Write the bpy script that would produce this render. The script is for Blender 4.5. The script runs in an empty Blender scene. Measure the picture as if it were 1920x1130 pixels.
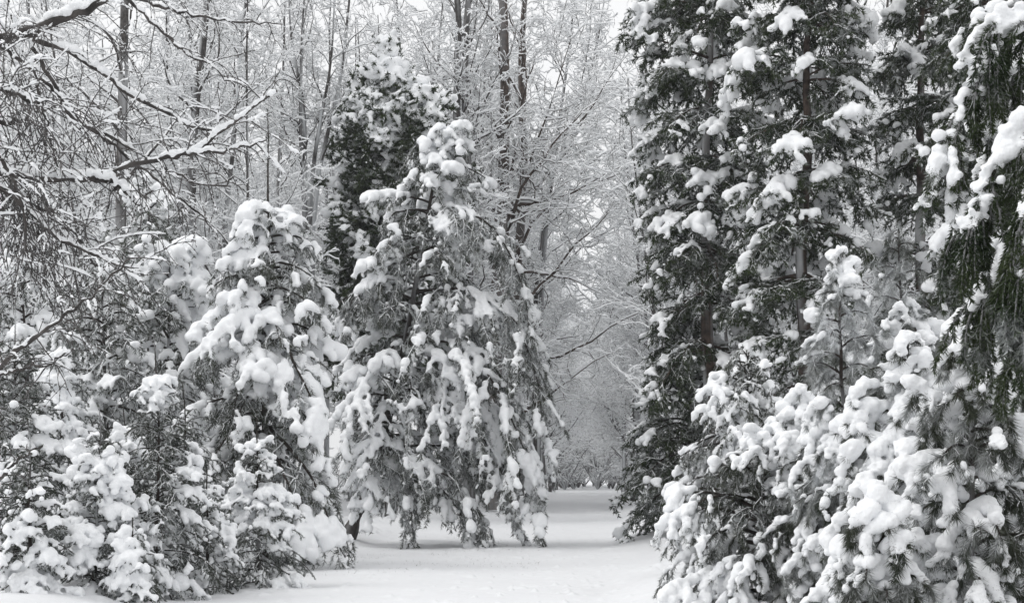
import bpy, math, random
import numpy as np
from mathutils import Vector

sc = bpy.context.scene
COL = sc.collection
# ------------------------------------------------------------------ camera
F = 2666.7            # focal length in photo pixels (50 mm on 36 mm, 1920 wide)
CAMH = 1.6
HOR = 890.0           # horizon row in the photo
cam_d = bpy.data.cameras.new('camera'); cam = bpy.data.objects.new('camera', cam_d); COL.objects.link(cam)
cam.location = (0, 0, CAMH); cam.rotation_euler = (math.radians(90), 0, 0)
cam_d.lens = 50; cam_d.sensor_width = 36; cam_d.shift_y = (HOR - 565) / 1920
cam_d.clip_start = 0.1; cam_d.clip_end = 3000
sc.camera = cam
# ------------------------------------------------------------------ sky and light (overcast)
SUN_EL, SUN_AZ = math.radians(52), math.radians(262)
w = bpy.data.worlds.new('World'); sc.world = w; w.use_nodes = True
nt = w.node_tree; nt.nodes.clear()
sky = nt.nodes.new('ShaderNodeTexSky'); sky.sky_type = 'NISHITA'; sky.sun_disc = False
sky.sun_elevation = SUN_EL; sky.sun_rotation = SUN_AZ; sky.air_density = 1.0; sky.dust_density = 4.0
hs = nt.nodes.new('ShaderNodeHueSaturation'); hs.inputs['Saturation'].default_value = 0.12
b1 = nt.nodes.new('ShaderNodeBackground'); b1.inputs['Strength'].default_value = 0.08
b2 = nt.nodes.new('ShaderNodeBackground'); b2.inputs['Color'].default_value = (0.985, 0.99, 1.0, 1); b2.inputs['Strength'].default_value = 0.92
# overcast cloud layer: brighter overhead than at the horizon
tcw = nt.nodes.new('ShaderNodeTexCoord'); sxyz = nt.nodes.new('ShaderNodeSeparateXYZ'); mr = nt.nodes.new('ShaderNodeMapRange')
mr.inputs['From Min'].default_value = 0.15; mr.inputs['From Max'].default_value = 1; mr.inputs['To Min'].default_value = 0.98; mr.inputs['To Max'].default_value = 1.15
nt.links.new(tcw.outputs['Generated'], sxyz.inputs[0]); nt.links.new(sxyz.outputs['Z'], mr.inputs['Value']); nt.links.new(mr.outputs['Result'], b2.inputs['Strength'])
mx = nt.nodes.new('ShaderNodeMixShader'); mx.inputs[0].default_value = 0.75
wo = nt.nodes.new('ShaderNodeOutputWorld')
nt.links.new(sky.outputs[0], hs.inputs['Color']); nt.links.new(hs.outputs[0], b1.inputs['Color'])
nt.links.new(b1.outputs[0], mx.inputs[1]); nt.links.new(b2.outputs[0], mx.inputs[2]); nt.links.new(mx.outputs[0], wo.inputs['Surface'])
sd = bpy.data.lights.new('sun', 'SUN'); sd.energy = 0.6; sd.angle = math.radians(25); sd.color = (1, 0.985, 0.965)
sun = bpy.data.objects.new('sun', sd); COL.objects.link(sun)
_sdir = Vector((math.sin(SUN_AZ) * math.cos(SUN_EL), math.cos(SUN_AZ) * math.cos(SUN_EL), math.sin(SUN_EL)))
sun.rotation_euler = (-_sdir).to_track_quat('-Z', 'Y').to_euler()
sc.view_settings.view_transform = 'Standard'; sc.view_settings.look = 'None'
sc.view_settings.exposure = 0.29; sc.view_settings.gamma = 1
sc.cycles.max_bounces = 10; sc.cycles.diffuse_bounces = 9; sc.cycles.glossy_bounces = 1
sc.cycles.transparent_max_bounces = 4; sc.cycles.volume_bounces = 0
sc.cycles.use_denoising = True; sc.cycles.denoiser = 'OPENIMAGEDENOISE'

# ------------------------------------------------------------------ helpers
UP = np.array([0., 0., 1.])
def at(x, y, Y):
    """photo pixel + distance -> world point"""
    return np.array([(x - 960) * Y / F, Y, CAMH - (y - HOR) * Y / F])
def nrm(v): return v / np.maximum(np.linalg.norm(v, axis=-1, keepdims=True), 1e-9)
def _h(ix, iy, iz, s):
    n = (ix.astype(np.int64) * 374761393 + iy.astype(np.int64) * 668265263 + iz.astype(np.int64) * 2147483647 + s * 974634777) & 0xffffffff
    n = ((n ^ (n >> 13)) * 1274126177) & 0xffffffff
    n = ((n ^ (n >> 16)) * 2246822519) & 0xffffffff
    return ((n ^ (n >> 15)) & 0xffff) / 65535.0
def vnoise(p, s=0):
    p = np.asarray(p, float); i = np.floor(p).astype(np.int64); f = p - i; f = f * f * (3 - 2 * f); r = 0
    for dx in (0, 1):
        wx = f[..., 0] if dx else 1 - f[..., 0]
        for dy in (0, 1):
            wy = f[..., 1] if dy else 1 - f[..., 1]
            for dz in (0, 1):
                wz = f[..., 2] if dz else 1 - f[..., 2]
                r = r + _h(i[..., 0] + dx, i[..., 1] + dy, i[..., 2] + dz, s) * wx * wy * wz
    return r
class Geo:
    def __init__(s): s.v = []; s.q = []; s.t = []; s.a = []; s.n = 0
    def add(s, v, q=None, t=None, a=0.0):
        v = v.reshape(-1, 3)
        if len(v) == 0: return
        if q is not None and len(q): s.q.append(q.reshape(-1, 4) + s.n)
        if t is not None and len(t): s.t.append(t.reshape(-1, 3) + s.n)
        s.v.append(v); s.a.append(np.broadcast_to(np.asarray(a, float).reshape(-1) if np.ndim(a) else a, (len(v),)).copy()); s.n += len(v)
    def merge(s, o):
        if o.n == 0: return
        for q in o.q: s.q.append(q + s.n)
        for t in o.t: s.t.append(t + s.n)
        s.v += o.v; s.a += o.a; s.n += o.n
    def mesh(s, name, mat, smooth=True, origin=None, attr=False):
        v = np.concatenate(s.v) if s.v else np.zeros((0, 3))
        if origin is not None: v = v - origin
        q = np.concatenate(s.q) if s.q else np.zeros((0, 4), int)
        t = np.concatenate(s.t) if s.t else np.zeros((0, 3), int)
        me = bpy.data.meshes.new(name)
        me.vertices.add(len(v)); me.vertices.foreach_set('co', v.astype(np.float32).ravel())
        li = np.concatenate([q.ravel(), t.ravel()]).astype(np.int32)
        me.loops.add(len(li)); me.loops.foreach_set('vertex_index', li)
        nq, ntr = len(q), len(t)
        me.polygons.add(nq + ntr)
        ls = np.concatenate([np.arange(nq) * 4, nq * 4 + np.arange(ntr) * 3]).astype(np.int32)
        me.polygons.foreach_set('loop_start', ls)
        me.polygons.foreach_set('use_smooth', np.full(nq + ntr, smooth))
        me.update(calc_edges=True)
        if attr:
            at_ = me.attributes.new('frost', 'FLOAT', 'POINT'); at_.data.foreach_set('value', np.concatenate(s.a).astype(np.float32))
        if mat: me.materials.append(mat)
        return me
def obj(name, data, parent=None, loc=None):
    o = bpy.data.objects.new(name, data); COL.objects.link(o)
    if parent is not None: o.parent = parent
    if loc is not None: o.location = loc
    return o
def thing(name, label, cat, loc, group=None):
    o = obj(name, None, None, loc); o.empty_display_size = 0.3
    o['label'] = label; o['category'] = cat
    if group: o['group'] = group
    return o
def copy_tree(root, loc, rz, scale, label, group):
    r = root.copy(); COL.objects.link(r); r.location = loc; r.rotation_euler = (0, 0, rz); r.scale = scale
    r['label'] = label; r['group'] = group
    for ch in list(root.children):
        c = ch.copy(); COL.objects.link(c); c.parent = r
        for g in list(ch.children):
            d = g.copy(); COL.objects.link(d); d.parent = c
    return r

def grow(p0, d, L, K, wob=0.0, trop=0.0, rng=None):
    """polylines (N,K,3) from p0 along d with random wobble and gravity/light bending"""
    N = len(p0); P = np.empty((N, K, 3)); P[:, 0] = p0; d = nrm(d); st = (np.asarray(L) / (K - 1)).reshape(-1, 1)
    tr = np.asarray(trop, float).reshape(-1, 1) if np.ndim(trop) else trop
    for k in range(1, K):
        d = d + UP * tr / (K - 1)
        if wob: d = d + rng.normal(0, wob / math.sqrt(K - 1), (N, 3))
        d = nrm(d); P[:, k] = P[:, k - 1] + d * st
    return P
def samp(P, idx, t):
    K = P.shape[1]; x = np.clip(t, 0, 0.9999) * (K - 1); i = x.astype(int); f = (x - i)[:, None]
    a = P[idx, i]; b = P[idx, i + 1]
    return a * (1 - f) + b * f, nrm(b - a)
def plen(P): return np.linalg.norm(np.diff(P, axis=1), axis=2).sum(1)
def spawn(P, spacing, t0, t1, ang, asd, lenf, K, wob, trop, rng, planar=0.0, cap=400000, up0=0.0):
    """children along parent polylines; planar=1 keeps them in the branch's flat plane"""
    L = plen(P); n = np.maximum(1, np.round(L * (t1 - t0) / spacing + rng.uniform(-.3, .3, len(P)))).astype(int)
    idx = np.repeat(np.arange(len(P)), n)
    k = np.arange(len(idx)) - np.repeat(np.cumsum(n) - n, n)
    t = t0 + (t1 - t0) * (k + rng.uniform(0.1, 0.9, len(idx))) / n[idx]
    p, T = samp(P, idx, t)
    side = nrm(np.cross(T, UP) + 1e-6) * np.where(k % 2 == 0, 1, -1)[:, None]
    R = rng.normal(size=(len(idx), 3)); R = nrm(R - (R * T).sum(1, keepdims=True) * T)
    S = nrm(side * planar + R * (1 - planar)); a = np.radians(ang + rng.normal(0, asd, len(idx)))[:, None]
    d = T * np.cos(a) + S * np.sin(a) + UP * up0
    ln = lenf(t, L[idx]) * rng.uniform(.7, 1.25, len(idx))
    return grow(p, d, ln, K, wob, trop, rng), idx, t
def tubes(P, R, S=4, closed_tip=False, flat=1.0):
    """P (N,K,3), R (N,K) -> verts, quads"""
    N, K, _ = P.shape
    if N == 0: return np.zeros((0, 3)), np.zeros((0, 4), int)
    T = np.empty_like(P); T[:, 1:-1] = P[:, 2:] - P[:, :-2]; T[:, 0] = P[:, 1] - P[:, 0]; T[:, -1] = P[:, -1] - P[:, -2]; T = nrm(T)
    ref = np.where(np.abs(T[..., 2:3]) > 0.95, np.array([1., 0, 0]), UP)
    A = nrm(np.cross(T, ref)); B = np.cross(A, T)
    an = np.arange(S) * 2 * np.pi / S + np.pi / S
    V = P[:, :, None] + R[:, :, None, None] * (np.cos(an)[None, None, :, None] * A[:, :, None] + flat * np.sin(an)[None, None, :, None] * B[:, :, None])
    b = (np.arange(N) * K * S)[:, None, None] + (np.arange(K - 1) * S)[None, :, None] + np.arange(S)[None, None, :]
    b2 = (np.arange(N) * K * S)[:, None, None] + (np.arange(K - 1) * S)[None, :, None] + ((np.arange(S) + 1) % S)[None, None, :]
    return V.reshape(-1, 3), np.stack([b, b2, b2 + S, b + S], -1).reshape(-1, 4)
def taper(N, K, r0, r1, pw=1.0):
    u = np.linspace(0, 1, K) ** pw
    return np.asarray(r0).reshape(-1, 1) * (1 - u) + np.asarray(r1).reshape(-1, 1) * u + np.zeros((N, 1))
def needles(P, per_m, ln, wd, rng, spread=(25, 65), frost=0.3, fsd=0.2, t0=0.0, hang=0.0, fn=None):
    """thin triangles along polylines"""
    L = plen(P) * (1 - t0); n = np.maximum(1, np.round(L * per_m)).astype(int); idx = np.repeat(np.arange(len(P)), n); M = len(idx)
    t = t0 + (1 - t0) * rng.random(M); p, T = samp(P, idx, t)
    R = rng.normal(size=(M, 3)); R = nrm(R - (R * T).sum(1, keepdims=True) * T)
    a = np.radians(rng.uniform(spread[0], spread[1], M))[:, None]
    d = nrm(T * np.cos(a) + R * np.sin(a) - UP * hang)
    W = nrm(np.cross(d, rng.normal(size=(M, 3)))) * (wd * rng.uniform(.7, 1.3, M) / 2)[:, None]
    l = (ln * rng.uniform(.7, 1.2, M))[:, None]
    V = np.stack([p - W, p + W, p + d * l], 1)
    fr = np.clip(frost + rng.normal(0, fsd * .6, M) + 0.22 * R[:, 2] + (vnoise(p * 2.3, 91) - .5) * .5 + (vnoise(p * 9., 92) - .5) * .9, 0, 1)
    return V.reshape(-1, 3), np.arange(M * 3).reshape(-1, 3), np.repeat(fr, 3)
_ico = None
def ico():
    g = (1 + 5 ** .5) / 2
    v = np.array([(-1, g, 0), (1, g, 0), (-1, -g, 0), (1, -g, 0), (0, -1, g), (0, 1, g), (0, -1, -g), (0, 1, -g), (g, 0, -1), (g, 0, 1), (-g, 0, -1), (-g, 0, 1)]) / math.sqrt(1 + g * g)
    f = np.array([(0, 11, 5), (0, 5, 1), (0, 1, 7), (0, 7, 10), (0, 10, 11), (1, 5, 9), (5, 11, 4), (11, 10, 2), (10, 7, 6), (7, 1, 8), (3, 9, 4), (3, 4, 2), (3, 2, 6), (3, 6, 8), (3, 8, 9), (4, 9, 5), (2, 4, 11), (6, 2, 10), (8, 6, 7), (9, 8, 1)])
    return v, f
ICV, ICF = ico()
def balls(C, R, rng, flat=0.85):
    M = len(C); ang = rng.uniform(0, 6.28, M); c, s = np.cos(ang), np.sin(ang)
    V = np.broadcast_to(ICV, (M, 12, 3)).copy()
    V = np.stack([V[..., 0] * c[:, None] - V[..., 1] * s[:, None], V[..., 0] * s[:, None] + V[..., 1] * c[:, None], V[..., 2] * flat], -1)
    V = V * R[:, None, None] * 1.08 + C[:, None]
    return V.reshape(-1, 3), (np.arange(M)[:, None, None] * 12 + ICF[None]).reshape(-1, 3)
def remesh(V, T, voxel, seed=0, rough=0.65):
    """union of overlapping lumps as one smooth skin (numpy in, Geo out)"""
    g = Geo()
    if len(V) == 0: return g
    g.add(V, t=T); me = g.mesh('tmp', None); ob = obj('tmp', me)
    m = ob.modifiers.new('r', 'REMESH'); m.mode = 'VOXEL'; m.voxel_size = voxel
    m2 = ob.modifiers.new('s', 'SMOOTH'); m2.factor = 0.5; m2.iterations = 2
    dg = bpy.context.evaluated_depsgraph_get(); dg.update(); ev = ob.evaluated_get(dg); em = ev.to_mesh()
    n = len(em.vertices); co = np.empty(n * 3, np.float32); em.vertices.foreach_get('co', co); co = co.reshape(-1, 3).astype(float)
    no = np.empty(n * 3, np.float32); em.vertices.foreach_get('normal', no); no = no.reshape(-1, 3)
    lv = np.empty(len(em.loops), np.int32); em.loops.foreach_get('vertex_index', lv)
    ev.to_mesh_clear(); bpy.data.objects.remove(ob); bpy.data.meshes.remove(me)
    if len(lv) % 4 == 0 and len(lv):
        d = (vnoise(co / (voxel * 3.2), seed) - .5) * 1.3 + (vnoise(co / (voxel * 8), seed + 5) - .5) * 1.6
        co = co + no * ((d * 1.3 + (vnoise(co / (voxel * 16), seed + 6) - .5) * 2.) * voxel * rough * 2)[:, None]
        g = Geo(); g.add(co, q=lv.reshape(-1, 4)); return g
    return Geo()

# ------------------------------------------------------------------ materials
def newmat(name):
    m = bpy.data.materials.new(name); m.use_nodes = True; n = m.node_tree.nodes; b = n['Principled BSDF']
    return m, m.node_tree, b
def noise_node(nt, scale, detail=3, obj_space=True):
    tc = nt.nodes.new('ShaderNodeTexCoord'); t = nt.nodes.new('ShaderNodeTexNoise'); t.inputs['Scale'].default_value = scale; t.inputs['Detail'].default_value = detail
    nt.links.new(tc.outputs['Object'], t.inputs['Vector']); return t
def snow_mat(name, col=(0.87, 0.88, 0.892), bump=0.5, scale=45, trans=0.0):
    m, nt, b = newmat(name)
    b.inputs['Roughness'].default_value = 0.75; b.inputs['Specular IOR Level'].default_value = 0.15
    t = noise_node(nt, scale, 4); bp = nt.nodes.new('ShaderNodeBump'); bp.inputs['Strength'].default_value = bump; bp.inputs['Distance'].default_value = 0.02
    nt.links.new(t.outputs['Fac'], bp.inputs['Height']); nt.links.new(bp.outputs[0], b.inputs['Normal'])
    r = nt.nodes.new('ShaderNodeValToRGB'); r.color_ramp.elements[0].color = tuple(c * .94 for c in col) + (1,); r.color_ramp.elements[1].color = tuple(min(1, c * 1.03) for c in col) + (1,)
    nt.links.new(t.outputs['Fac'], r.inputs[0]); nt.links.new(r.outputs[0], b.inputs['Base Color'])
    if trans:      # light soaks through thin snow
        tl = nt.nodes.new('ShaderNodeBsdfTranslucent'); ms = nt.nodes.new('ShaderNodeMixShader'); ms.inputs[0].default_value = trans
        out = nt.nodes['Material Output']; nt.links.new(r.outputs[0], tl.inputs['Color']); nt.links.new(b.outputs[0], ms.inputs[1]); nt.links.new(tl.outputs[0], ms.inputs[2]); nt.links.new(ms.outputs[0], out.inputs['Surface'])
    return m
def bark_mat(name, c0, c1, scale=12):
    m, nt, b = newmat(name); b.inputs['Roughness'].default_value = 0.9; b.inputs['Specular IOR Level'].default_value = 0.2
    t = noise_node(nt, scale, 5); r = nt.nodes.new('ShaderNodeValToRGB')
    r.color_ramp.elements[0].position = .35; r.color_ramp.elements[1].position = .7
    r.color_ramp.elements[0].color = c0 + (1,); r.color_ramp.elements[1].color = c1 + (1,)
    nt.links.new(t.outputs['Fac'], r.inputs[0])
    at_ = nt.nodes.new('ShaderNodeAttribute'); at_.attribute_name = 'frost'
    mxn = nt.nodes.new('ShaderNodeMix'); mxn.data_type = 'RGBA'; mxn.inputs['B'].default_value = (.8, .82, .84, 1)
    nt.links.new(at_.outputs['Fac'], mxn.inputs[0]); nt.links.new(r.outputs[0], mxn.inputs['A']); nt.links.new(mxn.outputs['Result'], b.inputs['Base Color'])
    bp = nt.nodes.new('ShaderNodeBump'); bp.inputs['Strength'].default_value = .6; bp.inputs['Distance'].default_value = 0.02
    nt.links.new(t.outputs['Fac'], bp.inputs['Height']); nt.links.new(bp.outputs[0], b.inputs['Normal'])
    return m
def needle_mat(name, c0, c1, white=(0.74, 0.76, 0.78)):
    m, nt, b = newmat(name); b.inputs['Roughness'].default_value = 0.6; b.inputs['Specular IOR Level'].default_value = 0.25
    t = noise_node(nt, 2.5, 3); r = nt.nodes.new('ShaderNodeValToRGB')
    r.color_ramp.elements[0].position = .35; r.color_ramp.elements[1].position = .65
    r.color_ramp.elements[0].color = c0 + (1,); r.color_ramp.elements[1].color = c1 + (1,)
    nt.links.new(t.outputs['Fac'], r.inputs[0])
    at_ = nt.nodes.new('ShaderNodeAttribute'); at_.attribute_name = 'frost'
    mxn = nt.nodes.new('ShaderNodeMix'); mxn.data_type = 'RGBA'; mxn.inputs['B'].default_value = white + (1,)
    nt.links.new(at_.outputs['Fac'], mxn.inputs[0]); nt.links.new(r.outputs[0], mxn.inputs['A']); nt.links.new(mxn.outputs['Result'], b.inputs['Base Color'])
    return m
M_SNOW = snow_mat('snow_on_branches', (.89, .9, .912))
M_THIN = snow_mat('thin_snow_on_twigs', (.92, .93, .94), 0, 20)
M_GSNOW = snow_mat('ground_snow', (0.79, 0.797, 0.81), 0.6, 7)
M_BARK = bark_mat('grey_bark', (0.035, 0.033, 0.032), (0.11, 0.10, 0.095))
M_BROWN = bark_mat('brown_bark', (0.035, 0.028, 0.025), (0.12, 0.09, 0.075), 8)
M_PINEBARK = bark_mat('pine_bark', (0.02, 0.017, 0.015), (0.06, 0.05, 0.045))
M_PINE = needle_mat('pine_needles', (0.024, 0.032, 0.020), (0.055, 0.062, 0.040))
M_DARK = needle_mat('dark_green_needles', (0.015, 0.028, 0.010), (0.042, 0.058, 0.022))
M_SPRUCE = needle_mat('spruce_needles', (0.020, 0.029, 0.017), (0.046, 0.056, 0.034))

# ------------------------------------------------------------------ ground
VPX = 1128.0
def path_x(Y): return -1.6 + (Y - 17.8) * ((VPX - 960) / F + 0.012)
def ground_z(x, y):
    x = np.asarray(x, float); y = np.asarray(y, float); P = np.stack([x, y, 0 * x], -1)
    z = (vnoise(P / 3.1, 3) - .5) * .22 + (vnoise(P / 9.0, 4) - .5) * .3 + (vnoise(P / 0.9, 5) - .5) * .06 + np.clip(vnoise(P / .22, 12) - .6, 0, 1) * .45 * np.clip((vnoise(P / 1.6, 13) - .3) * 2.5, 0, 1)
    d = np.abs(x - path_x(y)); e = np.clip((d - 2.6) / 1.2, 0, 1); e = e * e * (3 - 2 * e)
    zp = (vnoise(P / 5.0, 7) - .5) * .06 + (vnoise(P / 0.7, 8) - .5) * .03 + (vnoise(P / .28, 14) - .5) * .008 + (vnoise(P / 2.2, 15) - .5) * .09 + np.clip(vnoise(P / .16, 16) - .80, 0, 1) * .22
    return zp * (1 - e) + (z + .16) * e * np.clip(1.6 - np.abs(y) / 400, .3, 1)
def make_ground():
    ys = np.concatenate([np.linspace(-30, 12, 30, endpoint=False), np.geomspace(12, 60, 560, endpoint=False), np.geomspace(60, 2500, 120)])
    g = Geo(); u = np.linspace(-1, 1, 801); u = np.sign(u) * np.abs(u) ** 1.7
    X = u[None] * (np.maximum(np.abs(ys), 14) * 0.9 + 6)[:, None] + path_x(ys)[:, None] * 0; Y = np.repeat(ys[:, None], 801, 1)
    Z = ground_z(X, Y); n = 801; i = np.arange(len(ys) - 1)[:, None] * n + np.arange(n - 1)[None]
    g.add(np.stack([X, Y, Z], -1), q=np.stack([i, i + 1, i + n + 1, i + n], -1))
    o = obj('snow_ground', g.mesh('snow_ground', M_GSNOW)); o['kind'] = 'structure'
make_ground()
def gz(x, y): return float(ground_z(np.array([x]), np.array([y]))[0])

# ------------------------------------------------------------------ conifers
BASE = dict(sp2=.2, l2=.38, l2m=.18, a2=58, tr2=-.8, planar=.85, sp3=.11, l3=.2, a3=50, tr3=-1.0,
            nd=130, nl=.07, nw=.008, frost=.35, hang=.0, nmat='pine',
            sr=.075, sth=.42, sf=1.4, s0=.2, voxel=.03, r0=.022, ns=1.0, flat=.9, lift=.5, wb=.25, dth=0., zth=0., ts=.010, tth=.30, n0=.15, stp=.12, whorl=0., rj=(.6, 1.25))
def dress(main, st, rng, seed, bark, leaf, lumps, tsn):
    """one bough: main polyline (K,3) -> twigs, needles, snow lumps"""
    P = main[None]; L = plen(P)[0]; K = P.shape[1]
    S2, i2, t2 = spawn(P, st['sp2'], .12, 1.0, st['a2'], 10, lambda t, l: st['l2'] * l * (1 - t) ** .8 + st['l2m'], 6, st['wb'], st['tr2'], rng, st['planar'])
    S3, i3, t3 = spawn(S2, st['sp3'], .15, 1.0, st['a3'], 12, lambda t, l: np.minimum(st['l3'], .5 * l + .05) * (1.1 - .4 * t), 4, st['wb'], st['tr3'], rng, .6)
    r0 = st['r0'] * min(1.6, .5 + L / 2)
    v, q = tubes(P, taper(1, K, r0, .004), 6); bark.add(v, q)
    v, q = tubes(S2, taper(len(S2), 6, r0 * .38, .003), 4); bark.add(v, q, a=.25)
    v, q = tubes(S3, taper(len(S3), 4, .004, .002), 3); bark.add(v, q, a=.4)
    for PP, m, t0 in ((S3, 1.0, .0), (S2, .8, .05), (P, .6, st['n0'])):
        v, t, a = needles(PP, st['nd'] * m, st['nl'], st['nw'], rng, frost=st['frost'], t0=t0, hang=st['hang']); leaf.add(v, t=t, a=a)
    if st['ts'] > 0:      # thin snow lines along the upper side of every twig
        for PP, fc in ((S2, 1.2), (S3, 1.0)):
            n_, k_, _ = PP.shape; cv = np.clip((vnoise(PP * 3., seed + 8) * .6 + vnoise(PP * 11., seed + 9) * .4 - st['tth']) * 4, 0, 1)
            Tn = np.empty_like(PP); Tn[:, 1:] = PP[:, 1:] - PP[:, :-1]; Tn[:, 0] = Tn[:, 1]; hz = np.clip(1.25 - np.abs(nrm(Tn)[..., 2]) ** 2, 0, 1)
            RR = st['ts'] * fc * cv * hz * taper(n_, k_, 1., .8); off = UP * (st['ts'] * .9) + rng.normal(0, st['nl'] * .12, PP.shape)
            kp = RR.max(1) > st['ts'] * .2; v, q = tubes((PP + off)[kp], RR[kp], 3); tsn.append((v, q))
    C, R = [], []
    for PP, fac, tb in ((P, 1.15, None), (S2, 1.0, t2), (S3, .72, t2[i3])):
        l = plen(PP); sp = .45 * st['sr'] * fac; n = np.maximum(1, (l / sp).astype(int)); idx = np.repeat(np.arange(len(PP)), n)
        t = rng.random(len(idx)); p, T = samp(PP, idx, t)
        base = t if tb is None else tb[idx]
        ld = vnoise(p * st['sf'] + 17.3, seed) * .6 + vnoise(p * st['sf'] * 2.7, seed + 1) * .4 - np.clip(-T[:, 2] - .55, 0, 1) * st['stp']
        th = st['sth'] + st['dth'] * np.maximum(p[:, 2] - st['zth'], 0) + .35 * np.clip((st['s0'] - base) / max(st['s0'], .01), 0, 1)
        e = np.clip((ld - th) / .16, 0, 1); keep = e > 0.03
        r = st['sr'] * fac * (.42 + .62 * e) * rng.uniform(*st['rj'], len(e)) * (1 - .35 * np.abs(T[:, 2]) ** 3)
        c = p + UP * (r * st['lift'])[:, None] + rng.normal(0, .15, p.shape) * r[:, None]
        if keep.any():
            C.append(c[keep]); R.append(r[keep])
    if C:
        C = np.concatenate(C); R = np.concatenate(R); v, t = balls(C, R, rng, st['flat']); lumps.append((v, t))
def cat_lumps(ls):
    V, T, n = [], [], 0
    for v, t in ls: V.append(v); T.append(t + n); n += len(v)
    return (np.concatenate(V), np.concatenate(T)) if V else (np.zeros((0, 3)), np.zeros((0, 3), int))
MATS = {'pine': M_PINE, 'dark': M_DARK, 'spruce': M_SPRUCE}
def env_at(env, z):
    e = np.array(env, float); return np.interp(z, e[:, 0], e[:, 1]), np.interp(z, e[:, 0], e[:, 2])
def conifer(name, label, cat, base, H, env, nb, style, seed, lean=(), t0=.08, e_lo=5, e_hi=45, trop=-1.3, tr=.09,
            split=False, extra=(), group=None, bark_m=None, mwob=.22, depthf=1.0, trunk_pts=None, bend=1.25, top_frac=.985):
    """env rows: (height fraction, reach to the left, reach to the right) in metres"""
    rng = np.random.default_rng(seed); st = dict(BASE); st.update(style); base = np.array(base, float)
    bx, by = base[0], base[1]; base[2] = gz(bx, by) - (.12 if H < 6 else .04)
    K = 16
    if trunk_pts is not None:
        tp = np.array(trunk_pts, float); u = np.linspace(0, 1, len(tp)); uu = np.linspace(0, 1, K)
        tk = np.stack([np.interp(uu, u, tp[:, i]) for i in range(3)], 1); tk[0] = base; tk[1:-1] = (tk[:-2] + tk[2:] + 2 * tk[1:-1]) / 4
    else:
        tk = base + np.stack([np.zeros(K), np.zeros(K), np.linspace(0, H, K)], 1)
        tk[1:, :2] += np.cumsum(rng.normal(0, H * .0035, (K - 1, 2)), 0)
    Hh = tk[-1, 2] - base[2]
    root = thing(name, label, cat, base, group)
    tg = Geo(); rk = taper(1, K, tr, .006, .85); rk[0, 0] *= 1.35; v, q = tubes(tk[None], rk, 10); tg.add(v, q, a=np.clip((vnoise(v * np.array([7., 7., 3.]), seed) - .55) * 2.5, 0, .8))
    obj('trunk', tg.mesh('trunk', bark_m or M_PINEBARK, origin=base, attr=True), root)
    mains = []
    for k in range(nb):
        f = t0 + (top_frac - t0) * ((k + rng.uniform(.2, .8)) / nb) ** .9
        if st['whorl']: hw = st['whorl'] / H; f = min(top_frac, (round(f / hw + rng.normal(0, .08)) + .35 * rng.random()) * hw); f = max(f, t0)
        az = k * 2.39996 + rng.uniform(-.4, .4)
        l, r = env_at(env, f); wR = (1 + math.cos(az)) / 2; reach = l * (1 - wR) + r * wR
        reach *= 1 - (1 - depthf) * abs(math.sin(az))
        reach = reach * rng.uniform(.72, 1.08) * bend
        if reach < .05: reach = .05
        el = math.radians(e_lo + (e_hi - e_lo) * f + rng.uniform(-8, 8))
        d = np.array([[math.cos(az) * math.cos(el), math.sin(az) * math.cos(el), math.sin(el)]])
        p0 = samp(tk[None], np.array([0]), np.array([f]))[0]
        mains.append(grow(p0, d, [reach], 12, mwob, trop * rng.uniform(.75, 1.2) * (1.15 - .5 * f), rng)[0])
    for ex in extra:
        ex = np.array(ex, float); u = np.linspace(0, 1, len(ex)); uu = np.linspace(0, 1, 14)
        m = np.stack([np.interp(uu, u, ex[:, i]) for i in range(3)], 1); m[1:-1] = (m[:-2] + m[2:] + 2 * m[1:-1]) / 4; m[1:-1] += rng.normal(0, .015, m[1:-1].shape)
        mains.append(m)
    B, Lf, lum, TS = Geo(), Geo(), [], []
    # needles and snow on the leader
    ldr = tk[-5:][None]; v, t, a = needles(ldr, st['nd'] * .6, st['nl'], st['nw'], rng, frost=st['frost']); Lf.add(v, t=t, a=a)
    for m in mains:
        if split:
            b, lf, lm, ts = Geo(), Geo(), [], []
            dress(m, st, rng, seed, b, lf, lm, ts)
            bo = obj('bough', b.mesh('bough', bark_m or M_PINEBARK, origin=base, attr=True), root)
            obj('needles', lf.mesh('needles', MATS[st['nmat']], smooth=False, origin=base, attr=True), bo)
            V, T = cat_lumps(lm); g = remesh(V, T, st['voxel'], seed)
            for v, q in ts: g.add(v, q)
            if g.n: obj('snow_load', g.mesh('snow_load', M_SNOW, origin=base), bo)
        else:
            dress(m, st, rng, seed, B, Lf, lum, TS)
    if not split:
        bo = obj('branches', B.mesh('branches', bark_m or M_PINEBARK, origin=base, attr=True), root)
        V, T = cat_lumps(lum); g = remesh(V, T, st['voxel'], seed)
        for v, q in TS: g.add(v, q)
        if g.n: obj('snow_load', g.mesh('snow_load', M_SNOW, origin=base), root)
        obj('needles', Lf.mesh('needles', MATS[st['nmat']], smooth=False, origin=base, attr=True), root)
    elif Lf.n: obj('leader_needles', Lf.mesh('leader_needles', MATS[st['nmat']], smooth=False, origin=base, attr=True), root)
    return root
def gp(x, Y):
    """ground point under photo column x at distance Y"""
    X = (x - 960) * Y / F; return (X, Y, gz(X, Y))
def zh(y, Y): return CAMH - (y - HOR) * Y / F
def px(n, Y): return n * Y / F

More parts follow.
